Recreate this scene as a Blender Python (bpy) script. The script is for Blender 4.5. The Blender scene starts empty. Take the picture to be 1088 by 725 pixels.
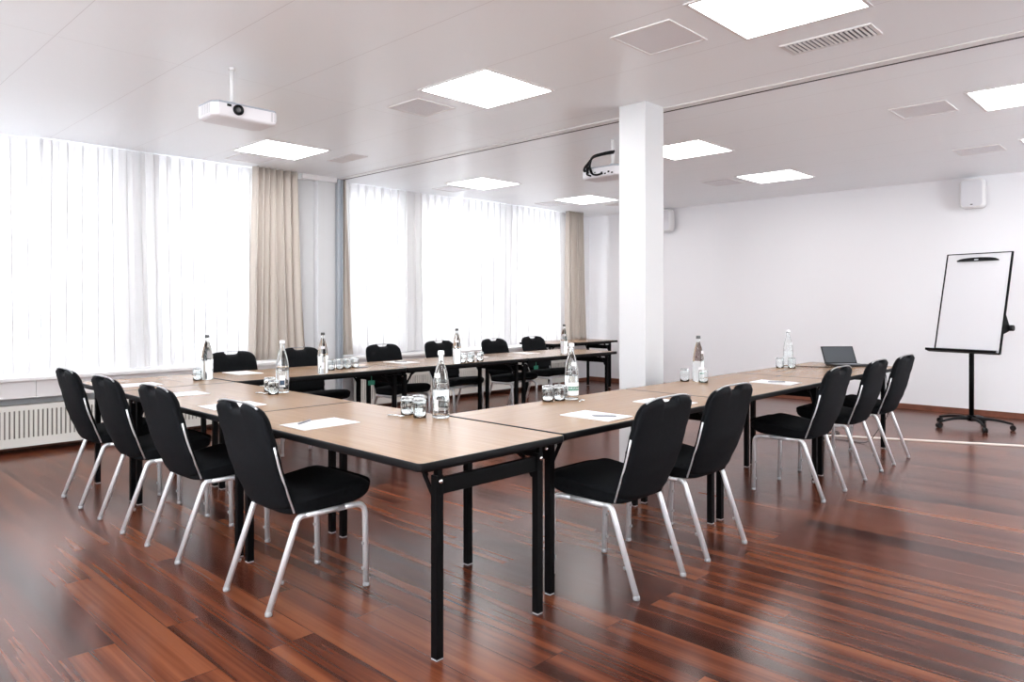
import bpy, bmesh, math, random
from mathutils import Vector, Matrix
random.seed(7)
PI = math.pi
scn = bpy.context.scene
COL = scn.collection

# ------------------------------------------------------------------ materials
def newmat(name):
    m = bpy.data.materials.new(name); m.use_nodes = True
    nt = m.node_tree
    return m, nt, nt.nodes['Principled BSDF']

def lin(h):
    h = h.lstrip('#'); v = [int(h[i:i+2], 16)/255 for i in (0, 2, 4)]
    return tuple((c/12.92 if c <= .04045 else ((c+.055)/1.055)**2.4) for c in v) + (1,)

def pmat(name, color, rough=.5, metal=0, spec=.5, bump=0, bscale=200, var=0, vscale=3, coat=0, ior=None):
    m, nt, b = newmat(name)
    c = lin(color) if isinstance(color, str) else tuple(color) + (1,)
    b.inputs['Base Color'].default_value = c
    b.inputs['Roughness'].default_value = rough
    b.inputs['Metallic'].default_value = metal
    b.inputs['Specular IOR Level'].default_value = spec
    b.inputs['Coat Weight'].default_value = coat
    if ior: b.inputs['IOR'].default_value = ior
    tc = nt.nodes.new('ShaderNodeTexCoord')
    if var:
        n = nt.nodes.new('ShaderNodeTexNoise'); n.inputs['Scale'].default_value = vscale
        n.inputs['Detail'].default_value = 4
        r = nt.nodes.new('ShaderNodeValToRGB')
        r.color_ramp.elements[0].color = tuple(x*(1-var) for x in c[:3])+(1,)
        r.color_ramp.elements[1].color = tuple(min(1, x*(1+var)) for x in c[:3])+(1,)
        r.color_ramp.elements[0].position = .3; r.color_ramp.elements[1].position = .7
        nt.links.new(tc.outputs['Object'], n.inputs['Vector'])
        nt.links.new(n.outputs['Fac'], r.inputs['Fac']); nt.links.new(r.outputs['Color'], b.inputs['Base Color'])
    if bump:
        n2 = nt.nodes.new('ShaderNodeTexNoise'); n2.inputs['Scale'].default_value = bscale
        n2.inputs['Detail'].default_value = 3
        bp = nt.nodes.new('ShaderNodeBump'); bp.inputs['Strength'].default_value = bump
        bp.inputs['Distance'].default_value = .002
        nt.links.new(tc.outputs['Object'], n2.inputs['Vector'])
        nt.links.new(n2.outputs['Fac'], bp.inputs['Height']); nt.links.new(bp.outputs['Normal'], b.inputs['Normal'])
    return m

M = {}
M['wall'] = pmat('wall_paint', (.82, .81, .83), .75, bump=.08, bscale=120)
M['white'] = pmat('white_lacquer', (.78, .76, .76), .35)
M['pillar'] = pmat('pillar_paint', (.64, .64, .65), .6)
M['pier'] = pmat('darkened_pier', (.12, .118, .118), .85, var=.08)  # grey concrete piers made darker to dim the sheers hanging before them
M['skirt'] = pmat('skirting_wood', (.16, .055, .032), .35, var=.3, vscale=9)
M['frame_white'] = pmat('window_frame_white', (.7, .7, .7), .4)
M['radiator'] = pmat('radiator_enamel', (.72, .70, .66), .4)
M['gap'] = pmat('radiator_shade', (.22, .20, .18), .8)
M['blackmetal'] = pmat('black_powder_metal', (.002, .002, .0024), .5, spec=.09, bump=.05)
M['blackedge'] = pmat('black_edge_band', (.0035, .0035, .0042), .5, spec=.16)
M['blackplastic'] = pmat('black_plastic', (.004, .004, .005), .45, spec=.22)
M['fabric'] = pmat('black_woven_fabric', (.0052, .0058, .0070), .85, spec=.10, bump=.5, bscale=900, var=.25, vscale=60)
M['shellfab'] = pmat('black_shell_fabric', (.0065, .0072, .009), .75, spec=.12, bump=.4, bscale=900, var=.2, vscale=60)
M['silver'] = pmat('silver_lacquered_tube', (.74, .74, .76), .35, metal=.4)
M['chrome'] = pmat('chrome', (.8, .8, .8), .15, metal=1)
M['rail'] = pmat('satin_rail', (.42, .42, .43), .3, metal=.9)
M['alu'] = pmat('brushed_aluminium', (.50, .53, .57), .4, metal=.5)
M['clearfoot'] = pmat('grey_glide', (.35, .35, .36), .3)
M['paper'] = pmat('white_paper', (.80, .79, .80), .7)
M['projector'] = pmat('projector_white', (.78, .76, .79), .4)
M['projgrey'] = pmat('projector_blue_grey', (.38, .41, .47), .45)
M['grille'] = pmat('grey_grille', (.25, .25, .27), .5)
M['green'] = pmat('green_label', (.008, .17, .10), .5)
M['screen'] = pmat('laptop_screen', (.035, .04, .048), .3)
M['labelwhite'] = pmat('label_paper', (.85, .84, .86), .5)
M['labelblue'] = pmat('label_blue_band', (.03, .06, .11), .5)
M['cap'] = pmat('bottle_cap_white', (.82, .82, .84), .35)
M['capdark'] = pmat('bottle_cap_dark', (.06, .06, .06), .35)
M['duct'] = pmat('cable_duct_grey', (.66, .62, .58), .5)
M['dark'] = pmat('dark_slot', (.01, .01, .01), .7)
M['board'] = pmat('flipchart_paper', (.66, .65, .675), .5)
M['ventgrey'] = pmat('vent_plate', (.60, .59, .61), .5)
M['ground'] = pmat('outside_ground', (.82, .83, .85), .9, var=.1)

def glassmat(name, ior, tint=(1, 1, 1)):
    m, nt, b = newmat(name)
    nt.nodes.remove(b)
    g = nt.nodes.new('ShaderNodeBsdfGlass'); g.inputs['IOR'].default_value = ior
    g.inputs['Roughness'].default_value = 0; g.inputs['Color'].default_value = tint + (1,)
    nt.links.new(g.outputs[0], nt.nodes['Material Output'].inputs['Surface'])
    return m
M['bottleglass'] = glassmat('clear_bottle_glass', 1.38, (.97, .985, .98))
M['tumblerglass'] = glassmat('clear_tumbler_glass', 1.45, (.98, .99, .99))

def pane_mat():
    m, nt, b = newmat('window_pane_glass'); nt.nodes.remove(b)
    t = nt.nodes.new('ShaderNodeBsdfTransparent'); t.inputs['Color'].default_value = (.95, .96, .96, 1)
    g = nt.nodes.new('ShaderNodeBsdfGlossy'); g.inputs['Roughness'].default_value = .02
    mx = nt.nodes.new('ShaderNodeMixShader'); mx.inputs[0].default_value = .06
    nt.links.new(t.outputs[0], mx.inputs[1]); nt.links.new(g.outputs[0], mx.inputs[2])
    nt.links.new(mx.outputs[0], nt.nodes['Material Output'].inputs['Surface'])
    return m
M['pane'] = pane_mat()

def cloth_mat(name, col, transp, transl):
    m, nt, b = newmat(name); nt.nodes.remove(b)
    L = nt.links
    d = nt.nodes.new('ShaderNodeBsdfDiffuse'); t = nt.nodes.new('ShaderNodeBsdfTranslucent')
    tr = nt.nodes.new('ShaderNodeBsdfTransparent')
    tc = nt.nodes.new('ShaderNodeTexCoord'); mp = nt.nodes.new('ShaderNodeMapping')
    mp.inputs['Scale'].default_value = (60, 60, 2)
    n = nt.nodes.new('ShaderNodeTexNoise'); n.inputs['Scale'].default_value = 1; n.inputs['Detail'].default_value = 3
    r = nt.nodes.new('ShaderNodeValToRGB')
    r.color_ramp.elements[0].color = tuple(c*.93 for c in col)+(1,)
    r.color_ramp.elements[1].color = tuple(min(1, c*1.04) for c in col)+(1,)
    L.new(tc.outputs['Object'], mp.inputs['Vector']); L.new(mp.outputs[0], n.inputs['Vector'])
    L.new(n.outputs['Fac'], r.inputs['Fac'])
    L.new(r.outputs['Color'], d.inputs['Color']); L.new(r.outputs['Color'], t.inputs['Color'])
    a = nt.nodes.new('ShaderNodeMixShader'); a.inputs[0].default_value = transl
    L.new(d.outputs[0], a.inputs[1]); L.new(t.outputs[0], a.inputs[2])
    c = nt.nodes.new('ShaderNodeMixShader'); c.inputs[0].default_value = transp
    L.new(a.outputs[0], c.inputs[1]); L.new(tr.outputs[0], c.inputs[2])
    L.new(c.outputs[0], nt.nodes['Material Output'].inputs['Surface'])
    return m
M['sheer'] = cloth_mat('sheer_voile', (.79, .78, .79), .015, .125)
M['beige'] = cloth_mat('beige_drape', (.66, .595, .54), 0, .12)

def emit(name, col, s):
    m, nt, b = newmat(name); nt.nodes.remove(b)
    e = nt.nodes.new('ShaderNodeEmission'); e.inputs['Color'].default_value = col+(1,); e.inputs['Strength'].default_value = s
    nt.links.new(e.outputs[0], nt.nodes['Material Output'].inputs['Surface'])
    return m
M['lamp'] = emit('led_diffuser', (.97, .985, 1), 5.2)
M['lampdim'] = emit('led_diffuser_soft', (1, .975, .965), 3.6)

# floor: dark red-brown planks running towards the windows
def floor_mat():
    m, nt, b = newmat('plank_floor'); L = nt.links; N = nt.nodes.new
    tc = N('ShaderNodeTexCoord'); mp = N('ShaderNodeMapping')
    mp.inputs['Rotation'].default_value = (0, 0, PI/2)
    L.new(tc.outputs['Object'], mp.inputs['Vector'])
    br = N('ShaderNodeTexBrick')
    br.inputs['Scale'].default_value = 1; br.inputs['Brick Width'].default_value = 1.28
    br.inputs['Row Height'].default_value = .192; br.inputs['Mortar Size'].default_value = .0012
    br.inputs['Mortar Smooth'].default_value = .3
    br.offset = .37; br.offset_frequency = 2
    br.inputs['Color1'].default_value = (0, 0, 0, 1); br.inputs['Color2'].default_value = (1, 1, 1, 1)
    br.inputs['Mortar'].default_value = (.5, .5, .5, 1)
    L.new(mp.outputs[0], br.inputs['Vector'])
    # grain stretched along the plank
    sp = N('ShaderNodeMapping'); sp.inputs['Scale'].default_value = (13, .42, 1)
    L.new(tc.outputs['Object'], sp.inputs['Vector'])
    add = N('ShaderNodeVectorMath'); add.operation = 'ADD'
    mul = N('ShaderNodeVectorMath'); mul.operation = 'SCALE'; mul.inputs['Scale'].default_value = 37
    L.new(br.outputs['Color'], mul.inputs[0]); L.new(sp.outputs[0], add.inputs[0]); L.new(mul.outputs[0], add.inputs[1])
    n = N('ShaderNodeTexNoise'); n.inputs['Scale'].default_value = 1; n.inputs['Detail'].default_value = 6
    n.inputs['Roughness'].default_value = .45; n.inputs['Distortion'].default_value = 0
    L.new(add.outputs[0], n.inputs['Vector'])
    sp2 = N('ShaderNodeMapping'); sp2.inputs['Scale'].default_value = (55, .8, 1)
    L.new(tc.outputs['Object'], sp2.inputs['Vector'])
    n2 = N('ShaderNodeTexNoise'); n2.inputs['Scale'].default_value = 1; n2.inputs['Detail'].default_value = 3
    L.new(sp2.outputs[0], n2.inputs['Vector'])
    a1 = N('ShaderNodeMath'); a1.operation = 'MULTIPLY'; a1.inputs[1].default_value = .62
    L.new(n.outputs['Fac'], a1.inputs[0])
    a2 = N('ShaderNodeMath'); a2.operation = 'MULTIPLY_ADD'; a2.inputs[1].default_value = .20
    L.new(n2.outputs['Fac'], a2.inputs[0]); L.new(a1.outputs[0], a2.inputs[2])
    a3 = N('ShaderNodeMath'); a3.operation = 'MULTIPLY_ADD'; a3.inputs[1].default_value = .13
    L.new(br.outputs['Color'], a3.inputs[0]); L.new(a2.outputs[0], a3.inputs[2])
    r = N('ShaderNodeValToRGB'); cr = r.color_ramp
    cr.elements[0].position = .36; cr.elements[0].color = (.034, .0095, .006, 1)
    cr.elements[1].position = .62; cr.elements[1].color = (.20, .062, .026, 1)
    e = cr.elements.new(.45); e.color = (.088, .023, .012, 1)
    e = cr.elements.new(.53); e.color = (.145, .041, .018, 1)
    L.new(a3.outputs[0], r.inputs['Fac'])
    mx = N('ShaderNodeMixRGB'); mx.blend_type = 'MULTIPLY'; mx.inputs['Color2'].default_value = (.25, .22, .2, 1)
    L.new(br.outputs['Fac'], mx.inputs['Fac']); L.new(r.outputs['Color'], mx.inputs['Color1'])
    L.new(mx.outputs[0], b.inputs['Base Color'])
    rr = N('ShaderNodeMapRange'); rr.inputs['To Min'].default_value = .20; rr.inputs['To Max'].default_value = .28
    L.new(n.outputs['Fac'], rr.inputs['Value']); L.new(rr.outputs[0], b.inputs['Roughness'])
    bp = N('ShaderNodeBump'); bp.inputs['Strength'].default_value = .05; bp.inputs['Distance'].default_value = .001
    sb = N('ShaderNodeMath'); sb.operation = 'SUBTRACT'
    L.new(n.outputs['Fac'], sb.inputs[0]); L.new(br.outputs['Fac'], sb.inputs[1])
    L.new(sb.outputs[0], bp.inputs['Height']); L.new(bp.outputs[0], b.inputs['Normal'])
    b.inputs['Specular IOR Level'].default_value = .35
    return m
M['floor'] = floor_mat()

# ceiling: satin metal panels, module .68 m, seams along both axes
def ceiling_mat():
    m, nt, b = newmat('metal_ceiling_panels'); L = nt.links; N = nt.nodes.new
    tc = N('ShaderNodeTexCoord'); sx = N('ShaderNodeSeparateXYZ'); L.new(tc.outputs['Object'], sx.inputs[0])
    def seam(out, off, period, wid):
        a = N('ShaderNodeMath'); a.operation = 'SUBTRACT'; a.inputs[1].default_value = off; L.new(out, a.inputs[0])
        d = N('ShaderNodeMath'); d.operation = 'DIVIDE'; d.inputs[1].default_value = period; L.new(a.outputs[0], d.inputs[0])
        r = N('ShaderNodeMath'); r.operation = 'ROUND'; L.new(d.outputs[0], r.inputs[0])
        s = N('ShaderNodeMath'); s.operation = 'SUBTRACT'; L.new(d.outputs[0], s.inputs[0]); L.new(r.outputs[0], s.inputs[1])
        ab = N('ShaderNodeMath'); ab.operation = 'ABSOLUTE'; L.new(s.outputs[0], ab.inputs[0])
        lt = N('ShaderNodeMath'); lt.operation = 'LESS_THAN'; lt.inputs[1].default_value = wid/period; L.new(ab.outputs[0], lt.inputs[0])
        return lt.outputs[0]
    s1 = seam(sx.outputs['X'], 3.21, .681, .0022); s2 = seam(sx.outputs['Y'], 4.66, 5.2, .0016)
    mxm = N('ShaderNodeMath'); mxm.operation = 'MAXIMUM'; L.new(s1, mxm.inputs[0]); L.new(s2, mxm.inputs[1])
    mx = N('ShaderNodeMixRGB'); L.new(mxm.outputs[0], mx.inputs['Fac'])
    mx.inputs['Color1'].default_value = (.92, .94, .965, 1); mx.inputs['Color2'].default_value = (.75, .75, .77, 1)
    L.new(mx.outputs[0], b.inputs['Base Color'])
    b.inputs['Roughness'].default_value = .33
    b.inputs['Specular IOR Level'].default_value = .30
    return m
M['ceiling'] = ceiling_mat()

def wood_mat():
    m, nt, b = newmat('beech_laminate'); L = nt.links; N = nt.nodes.new
    tc = N('ShaderNodeTexCoord'); mp = N('ShaderNodeMapping'); mp.inputs['Scale'].default_value = (1.2, 45, 1)
    L.new(tc.outputs['Object'], mp.inputs['Vector'])
    n = N('ShaderNodeTexNoise'); n.inputs['Scale'].default_value = 1.5; n.inputs['Detail'].default_value = 5
    L.new(mp.outputs[0], n.inputs['Vector'])
    r = N('ShaderNodeValToRGB')
    r.color_ramp.elements[0].position = .3; r.color_ramp.elements[0].color = (.30, .178, .102, 1)
    r.color_ramp.elements[1].position = .7; r.color_ramp.elements[1].color = (.35, .22, .13, 1)
    L.new(n.outputs['Fac'], r.inputs['Fac']); L.new(r.outputs['Color'], b.inputs['Base Color'])
    b.inputs['Roughness'].default_value = .24
    b.inputs['Specular IOR Level'].default_value = .22
    return m
M['wood'] = wood_mat()

# ------------------------------------------------------------------ mesh helpers
def fillet(pts, rad, n=5):
    pts = [Vector(p) for p in pts]; out = [pts[0]]
    for i in range(1, len(pts)-1):
        r = rad[i-1] if isinstance(rad, (list, tuple)) else rad
        a, p, c = pts[i-1], pts[i], pts[i+1]
        d1 = (a-p); d2 = (c-p); r_ = min(r, d1.length*.49, d2.length*.49)
        s = p + d1.normalized()*r_; e = p + d2.normalized()*r_
        for k in range(n+1):
            t = k/n
            out.append(s*(1-t)**2 + p*2*t*(1-t) + e*t*t)
    out.append(pts[-1])
    return out

class MB:
    def __init__(s): s.bm = bmesh.new()
    def box(s, x0, x1, y0, y1, z0, z1, mi=0, mat=None):
        v = [s.bm.verts.new(p) for p in ((x0,y0,z0),(x1,y0,z0),(x1,y1,z0),(x0,y1,z0),(x0,y0,z1),(x1,y0,z1),(x1,y1,z1),(x0,y1,z1))]
        if mat is not None:
            for q in v: q.co = mat @ q.co
        for f in ((0,3,2,1),(4,5,6,7),(0,1,5,4),(1,2,6,5),(2,3,7,6),(3,0,4,7)):
            fc = s.bm.faces.new([v[i] for i in f]); fc.material_index = mi
        return s
    def bar(s, a, b, w, h, up=(0,0,1), mi=0):
        a = Vector(a); b = Vector(b); d = (b-a); L = d.length; d.normalize()
        u = Vector(up); y = u.cross(d)
        if y.length < 1e-4: y = Vector((0,1,0)).cross(d)
        y.normalize(); z = d.cross(y)
        m = Matrix(((d.x,y.x,z.x,a.x),(d.y,y.y,z.y,a.y),(d.z,y.z,z.z,a.z),(0,0,0,1)))
        return s.box(0, L, -w/2, w/2, -h/2, h/2, mi, m)
    def tube(s, pts, r, n=10, mi=0, cap=True, smooth=True):
        pts = [Vector(p) for p in pts]; rings = []
        t = (pts[1]-pts[0]).normalized()
        ref = Vector((0,0,1)) if abs(t.z) < .9 else Vector((1,0,0))
        u = ref.cross(t).normalized()
        for i, p in enumerate(pts):
            if i == 0: tt = (pts[1]-pts[0])
            elif i == len(pts)-1: tt = (pts[-1]-pts[-2])
            else: tt = (pts[i+1]-p).normalized() + (p-pts[i-1]).normalized()
            tt.normalize()
            u = (u - tt*u.dot(tt)).normalized(); w = tt.cross(u)
            rr = r[i] if isinstance(r, (list, tuple)) else r
            rings.append([s.bm.verts.new(p + (u*math.cos(2*PI*k/n) + w*math.sin(2*PI*k/n))*rr) for k in range(n)])
        for a, b in zip(rings, rings[1:]):
            for k in range(n):
                f = s.bm.faces.new((a[k], a[(k+1) % n], b[(k+1) % n], b[k])); f.smooth = smooth; f.material_index = mi
        if cap:
            s.bm.faces.new(list(reversed(rings[0]))).material_index = mi
            s.bm.faces.new(rings[-1]).material_index = mi
        return s
    def lathe(s, prof, n=24, c=(0,0,0), mi=0, smooth=True, closed=False):
        rings = []
        for (r, z) in prof:
            if r < 1e-6: rings.append([s.bm.verts.new((c[0], c[1], c[2]+z))])
            else: rings.append([s.bm.verts.new((c[0]+r*math.cos(2*PI*k/n), c[1]+r*math.sin(2*PI*k/n), c[2]+z)) for k in range(n)])
        pr = list(zip(rings, rings[1:]))
        if closed: pr.append((rings[-1], rings[0]))
        for a, b in pr:
            for k in range(n):
                k2 = (k+1) % n
                if len(a) == 1 and len(b) == 1: continue
                if len(a) == 1: f = s.bm.faces.new((a[0], b[k2], b[k]))
                elif len(b) == 1: f = s.bm.faces.new((a[k], a[k2], b[0]))
                else: f = s.bm.faces.new((a[k], a[k2], b[k2], b[k]))
                f.smooth = smooth; f.material_index = mi
        return s
    def rings(s, rings, mi=0, smooth=True, capA=True, capB=True):
        R = [[s.bm.verts.new(p) for p in r] for r in rings]; n = len(R[0])
        for a, b in zip(R, R[1:]):
            for k in range(n):
                f = s.bm.faces.new((a[k], a[(k+1) % n], b[(k+1) % n], b[k])); f.smooth = smooth; f.material_index = mi
        if capA: f = s.bm.faces.new(list(reversed(R[0]))); f.material_index = mi; f.smooth = False
        if capB: f = s.bm.faces.new(R[-1]); f.material_index = mi; f.smooth = False
        return s
    def grid(s, fn, nu, nv, mi=0, smooth=True):
        V = [[s.bm.verts.new(fn(i/nu, j/nv)) for j in range(nv+1)] for i in range(nu+1)]
        for i in range(nu):
            for j in range(nv):
                f = s.bm.faces.new((V[i][j], V[i+1][j], V[i+1][j+1], V[i][j+1])); f.smooth = smooth; f.material_index = mi
        return s
    def rbox(s, x0, x1, y0, y1, z0, z1, r=.02, e=.005, n=4, mi=0, axis='z'):
        def outline(i):
            o = []
            for (cx, cy, a0) in ((x1-r, y1-r, 0), (x0+r, y1-r, PI/2), (x0+r, y0+r, PI), (x1-r, y0+r, 1.5*PI)):
                for k in range(n+1):
                    a = a0 + k/n*PI/2
                    o.append((cx+(r-i)*math.cos(a), cy+(r-i)*math.sin(a)))
            return o
        R = []
        for (i, z) in ((e, z0), (e*.3, z0+e*.3), (0, z0+e), (0, z1-e), (e*.3, z1-e*.3), (e, z1)):
            R.append([(x, y, z) for x, y in outline(min(i, r*.95))])
        return s.rings(R, mi, smooth=True)
    def xf(s, m):
        bmesh.ops.transform(s.bm, matrix=m, verts=s.bm.verts); return s
    def weld(s, d=1e-5):
        bmesh.ops.remove_doubles(s.bm, verts=s.bm.verts, dist=d); return s
    def build(s, name, mats, parent=None, loc=None, bevel=0, norm=True):
        if norm: bmesh.ops.recalc_face_normals(s.bm, faces=s.bm.faces)
        me = bpy.data.meshes.new(name); s.bm.to_mesh(me); s.bm.free()
        for m_ in (mats if isinstance(mats, (list, tuple)) else [mats]): me.materials.append(m_)
        o = bpy.data.objects.new(name, me); COL.objects.link(o)
        if parent is not None: o.parent = parent
        if loc is not None: o.location = loc
        if bevel:
            b = o.modifiers.new('bevel', 'BEVEL'); b.width = bevel; b.segments = 2; b.limit_method = 'ANGLE'
        return o

def tag(o, label=None, cat=None, group=None, kind=None):
    if label: o['label'] = label
    if cat: o['category'] = cat
    if group: o['group'] = group
    if kind: o['kind'] = kind
    return o
def thing(name, label, cat, loc=(0,0,0), rz=0, group=None):
    o = bpy.data.objects.new(name, None); COL.objects.link(o)
    o.empty_display_size = .1
    o.location = loc; o.rotation_euler = (0, 0, rz)
    return tag(o, label, cat, group)
def struct(o, label=None): return tag(o, label, None, None, 'structure')
def copy_tree(o, parent=None):
    c = o.copy(); COL.objects.link(c)
    if parent is not None: c.parent = parent
    for ch in list(kids[o.name]): copy_tree_reg(ch, c)
    return c
kids = {}
def reg(o):
    kids[o.name] = [c for c in COL.objects if c.parent == o]
    for c in kids[o.name]: reg(c)
def copy_tree_reg(o, parent):
    c = o.copy(); COL.objects.link(c); c.parent = parent
    for ch in kids[o.name]: copy_tree_reg(ch, c)
    return c
used_protos = set()
def place(proto, loc, rz, label, group=None, rx=None):
    if proto.name not in used_protos and proto.name not in kids: reg(proto)
    if proto.name not in used_protos:
        used_protos.add(proto.name); o = proto
    else: o = copy_tree(proto)
    o.location = loc; o.rotation_euler = (0, 0, rz)
    o['label'] = label
    if group: o['group'] = group
    return o

# ------------------------------------------------------------------ room
X0, X1, Y0, Y1, H = -2.2, 9.95, -2.4, 7.72, 2.8
struct(MB().box(X0-.1, X1+.1, Y0-.1, Y1+.3, -.05, 0).build('floor', M['floor']), 'glossy reddish brown plank floor')
struct(MB().box(X0-.1, X1+.1, Y0-.1, Y1+.3, H, H+.05).build('ceiling', M['ceiling']), 'satin white metal panel ceiling')
struct(MB().box(X1, X1+.1, Y0-.1, Y1+.3, 0, H).build('wall_right', M['wall']), 'white end wall behind the flip chart')
added_lwins = [(-1.6, 1.2), (2.5, 4.2)]  # left wall windows, added out of view to brighten the room
added_fwins = [(5.6, 7.9)]  # window added behind the viewer to light surfaces facing that way
w = MB(); w.box(X0-.25, X0, Y0-.1, Y1+.3, 0, .8); w.box(X0-.25, X0, Y0-.1, Y1+.3, 2.74, H)
ed = [Y0-.1] + [v for ab in added_lwins for v in ab] + [Y1+.3]
for i in range(0, len(ed), 2): w.box(X0-.25, X0, ed[i], ed[i+1], .8, 2.74)
struct(w.build('wall_left', M['wall']), 'white wall out of view on the left, with added windows')
w = MB(); w.box(X0, X1, Y0-.25, Y0, 0, .8); w.box(X0, X1, Y0-.25, Y0, 2.74, H)
ed = [X0] + [v for ab in added_fwins for v in ab] + [X1]
for i in range(0, len(ed), 2): w.box(ed[i], ed[i+1], Y0-.25, Y0, .8, 2.74)
struct(w.build('wall_front', M['wall']), 'white wall behind the viewer, with an added window')
# window wall with openings
wins = [(-1.9, -.35), (-.05, 2.47), (2.84, 3.95), (5.0, 5.97), (6.27, 7.80), (8.02, 9.10)]
ZB, ZT = .80, 2.74
w = MB()
w.box(X0, X1, Y1, Y1+.25, 0, ZB); w.box(X0, X1, Y1, Y1+.25, ZT, H)
edges = [X0] + [v for ab in wins for v in ab] + [X1]
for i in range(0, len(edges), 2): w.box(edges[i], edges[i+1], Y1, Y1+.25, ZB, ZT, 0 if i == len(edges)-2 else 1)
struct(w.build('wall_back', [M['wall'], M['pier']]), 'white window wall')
for i, (a, b) in enumerate(wins):
    f = MB(); t = .05; y0, y1 = Y1+.10, Y1+.16
    f.box(a, a+t, y0, y1, ZB, ZT); f.box(b-t, b, y0, y1, ZB, ZT)
    f.box(a+t, b-t, y0, y1, ZB, ZB+t); f.box(a+t, b-t, y0, y1, ZT-t, ZT)
    if b-a > 2: f.box(1.76, 1.83, y0, y1, ZB+t, ZT-t)
    elif b-a > 1.5 and a > 0: f.box((a+b)/2-.03, (a+b)/2+.03, y0, y1, ZB+t, ZT-t)
    wo = struct(f.build('window_%d' % (i+1), M['frame_white']), 'white framed window behind the sheer curtain')
    MB().box(a+t, b-t, Y1+.125, Y1+.132, ZB+t, ZT-t).build('pane', M['pane'], wo)
struct(MB().box(-30, 40, Y1+.6, 60, -3.2, -3.0).build('ground', M['ground']), 'pale ground outside the windows')
for i, (a, b) in enumerate(added_lwins):
    f = MB(); t = .05
    f.box(X0-.16, X0-.10, a, a+t, ZB, ZT); f.box(X0-.16, X0-.10, b-t, b, ZB, ZT); f.box(X0-.16, X0-.10, a+t, b-t, ZB, ZB+t); f.box(X0-.16, X0-.10, a+t, b-t, ZT-t, ZT)
    wo = struct(f.build('window_%d' % (i+7), M['frame_white']), 'white framed window added for light, out of view on the left')
    MB().box(X0-.135, X0-.128, a+t, b-t, ZB+t, ZT-t).build('pane', M['pane'], wo)
for i, (a, b) in enumerate(added_fwins):
    f = MB(); t = .05
    f.box(a, a+t, Y0-.16, Y0-.10, ZB, ZT); f.box(b-t, b, Y0-.16, Y0-.10, ZB, ZT); f.box(a+t, b-t, Y0-.16, Y0-.10, ZB, ZB+t); f.box(a+t, b-t, Y0-.16, Y0-.10, ZT-t, ZT)
    wo = struct(f.build('window_%d' % (i+9), M['frame_white']), 'white framed window added for light behind the viewer')
    MB().box(a+t, b-t, Y0-.135, Y0-.128, ZB+t, ZT-t).build('pane', M['pane'], wo)
# skirting
struct(MB().box(X1-.014, X1, Y0, Y1, 0, .065).build('baseboard_right', M['skirt']), 'reddish brown wooden skirting on the end wall')
struct(MB().box(X0, X1-.014, Y1-.014, Y1, 0, .05).build('baseboard_back', M['skirt']), 'dark skirting below the windows')
# sills + aprons
PX0, PX1 = 4.34, 4.90   # pilaster between the two window sections
for k, (a, b) in enumerate(((X0, PX0), (PX1, X1-.02))):
    m = MB().box(a, b, 7.40, Y1, .635, .665)
    struct(m.build('trim_%d' % (k+1), M['white'], bevel=.004), 'white window sill ledge')
    m = MB()
    xs = [a] + [x for x in (-.3, 1.72, 3.2, 5.9, 7.4, 8.9) if a < x < b] + [b]
    for p, q in zip(xs, xs[1:]): m.box(p+.002, q-.002, 7.44, 7.47, .485, .635)
    struct(m.build('trim_%d' % (k+3), M['white']), 'white apron boards below the sill')
# pilaster
m = MB(); m.box(PX0, 4.56, 7.60, Y1, 0, 2.8); m.box(4.56, 4.80, 7.52, Y1, 0, 2.8)
struct(m.build('trim_5', M['pillar'], bevel=.004), 'white pilaster between the two window sections')
struct(MB().box(PX0, 4.80, 7.49, 7.6, 2.745, 2.8).build('trim_6', M['white']), 'white ledge on top of the pilaster')
m = MB(); m.box(4.803, 4.87, 7.50, Y1, 0, 2.785); m.box(4.803, 4.812, 7.47, 7.50, 0, 2.785); m.box(4.861, 4.87, 7.47, 7.50, 0, 2.785)
struct(m.build('trim_7', M['alu']), 'aluminium wall profile for the folding partition')
# partition track in the ceiling
struct(MB().box(4.81, 4.893, Y0, 7.7, H-.008, H).build('trim_8', M['white'], bevel=.002), 'white partition track flange in the ceiling')
struct(MB().box(4.893, 4.912, Y0, 7.7, H-.009, H).build('trim_9', M['dark']), 'dark slot of the partition track')
# free standing pillar
o = MB().box(4.55, 4.80, 3.01, 3.245, 0, H).build('column', M['pillar'], bevel=.004)
struct(o, 'square white column behind the right row of tables')
# wall joint on the end wall behind column is left plain

# ------------------------------------------------------------------ radiators
def radiator(x0, x1, label):
    r = thing('radiator', label, 'radiator', ((x0+x1)/2, 7.52, .06))
    L = (x1-x0)/2
    MB().box(-L, L, -.05, .05, .0, .335).build('convector', M['gap'], r)
    m = MB(); m.box(-L, L, -.062, .06, .335, .36); m.box(-L, L, -.062, -.05, .315, .335); m.box(-L, L, -.062, -.05, .0, .075)
    m.box(-L-.01, -L, -.062, .06, 0, .36); m.box(L, L+.01, -.062, .06, 0, .36)
    x = -L+.01
    while x < L-.03:
        m.box(x, x+.022, -.062, -.05, .075, .315); x += .0355
    m.build('grille', M['radiator'], r)
    m = MB()
    for xx in (-L+.1, L-.1): m.box(xx-.012, xx+.012, -.03, .0, -.06, 0)
    m.box(-L+.1, L-.1, .06, .19, .28, .30)
    m.build('foot', M['radiator'], r)
    return r
radiator(-1.6, 4.1, 'long white slotted radiator below the sill, beside the leftmost chair')
radiator(5.1, 9.0, 'white slotted radiator seen between the chairs below the far windows')

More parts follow.
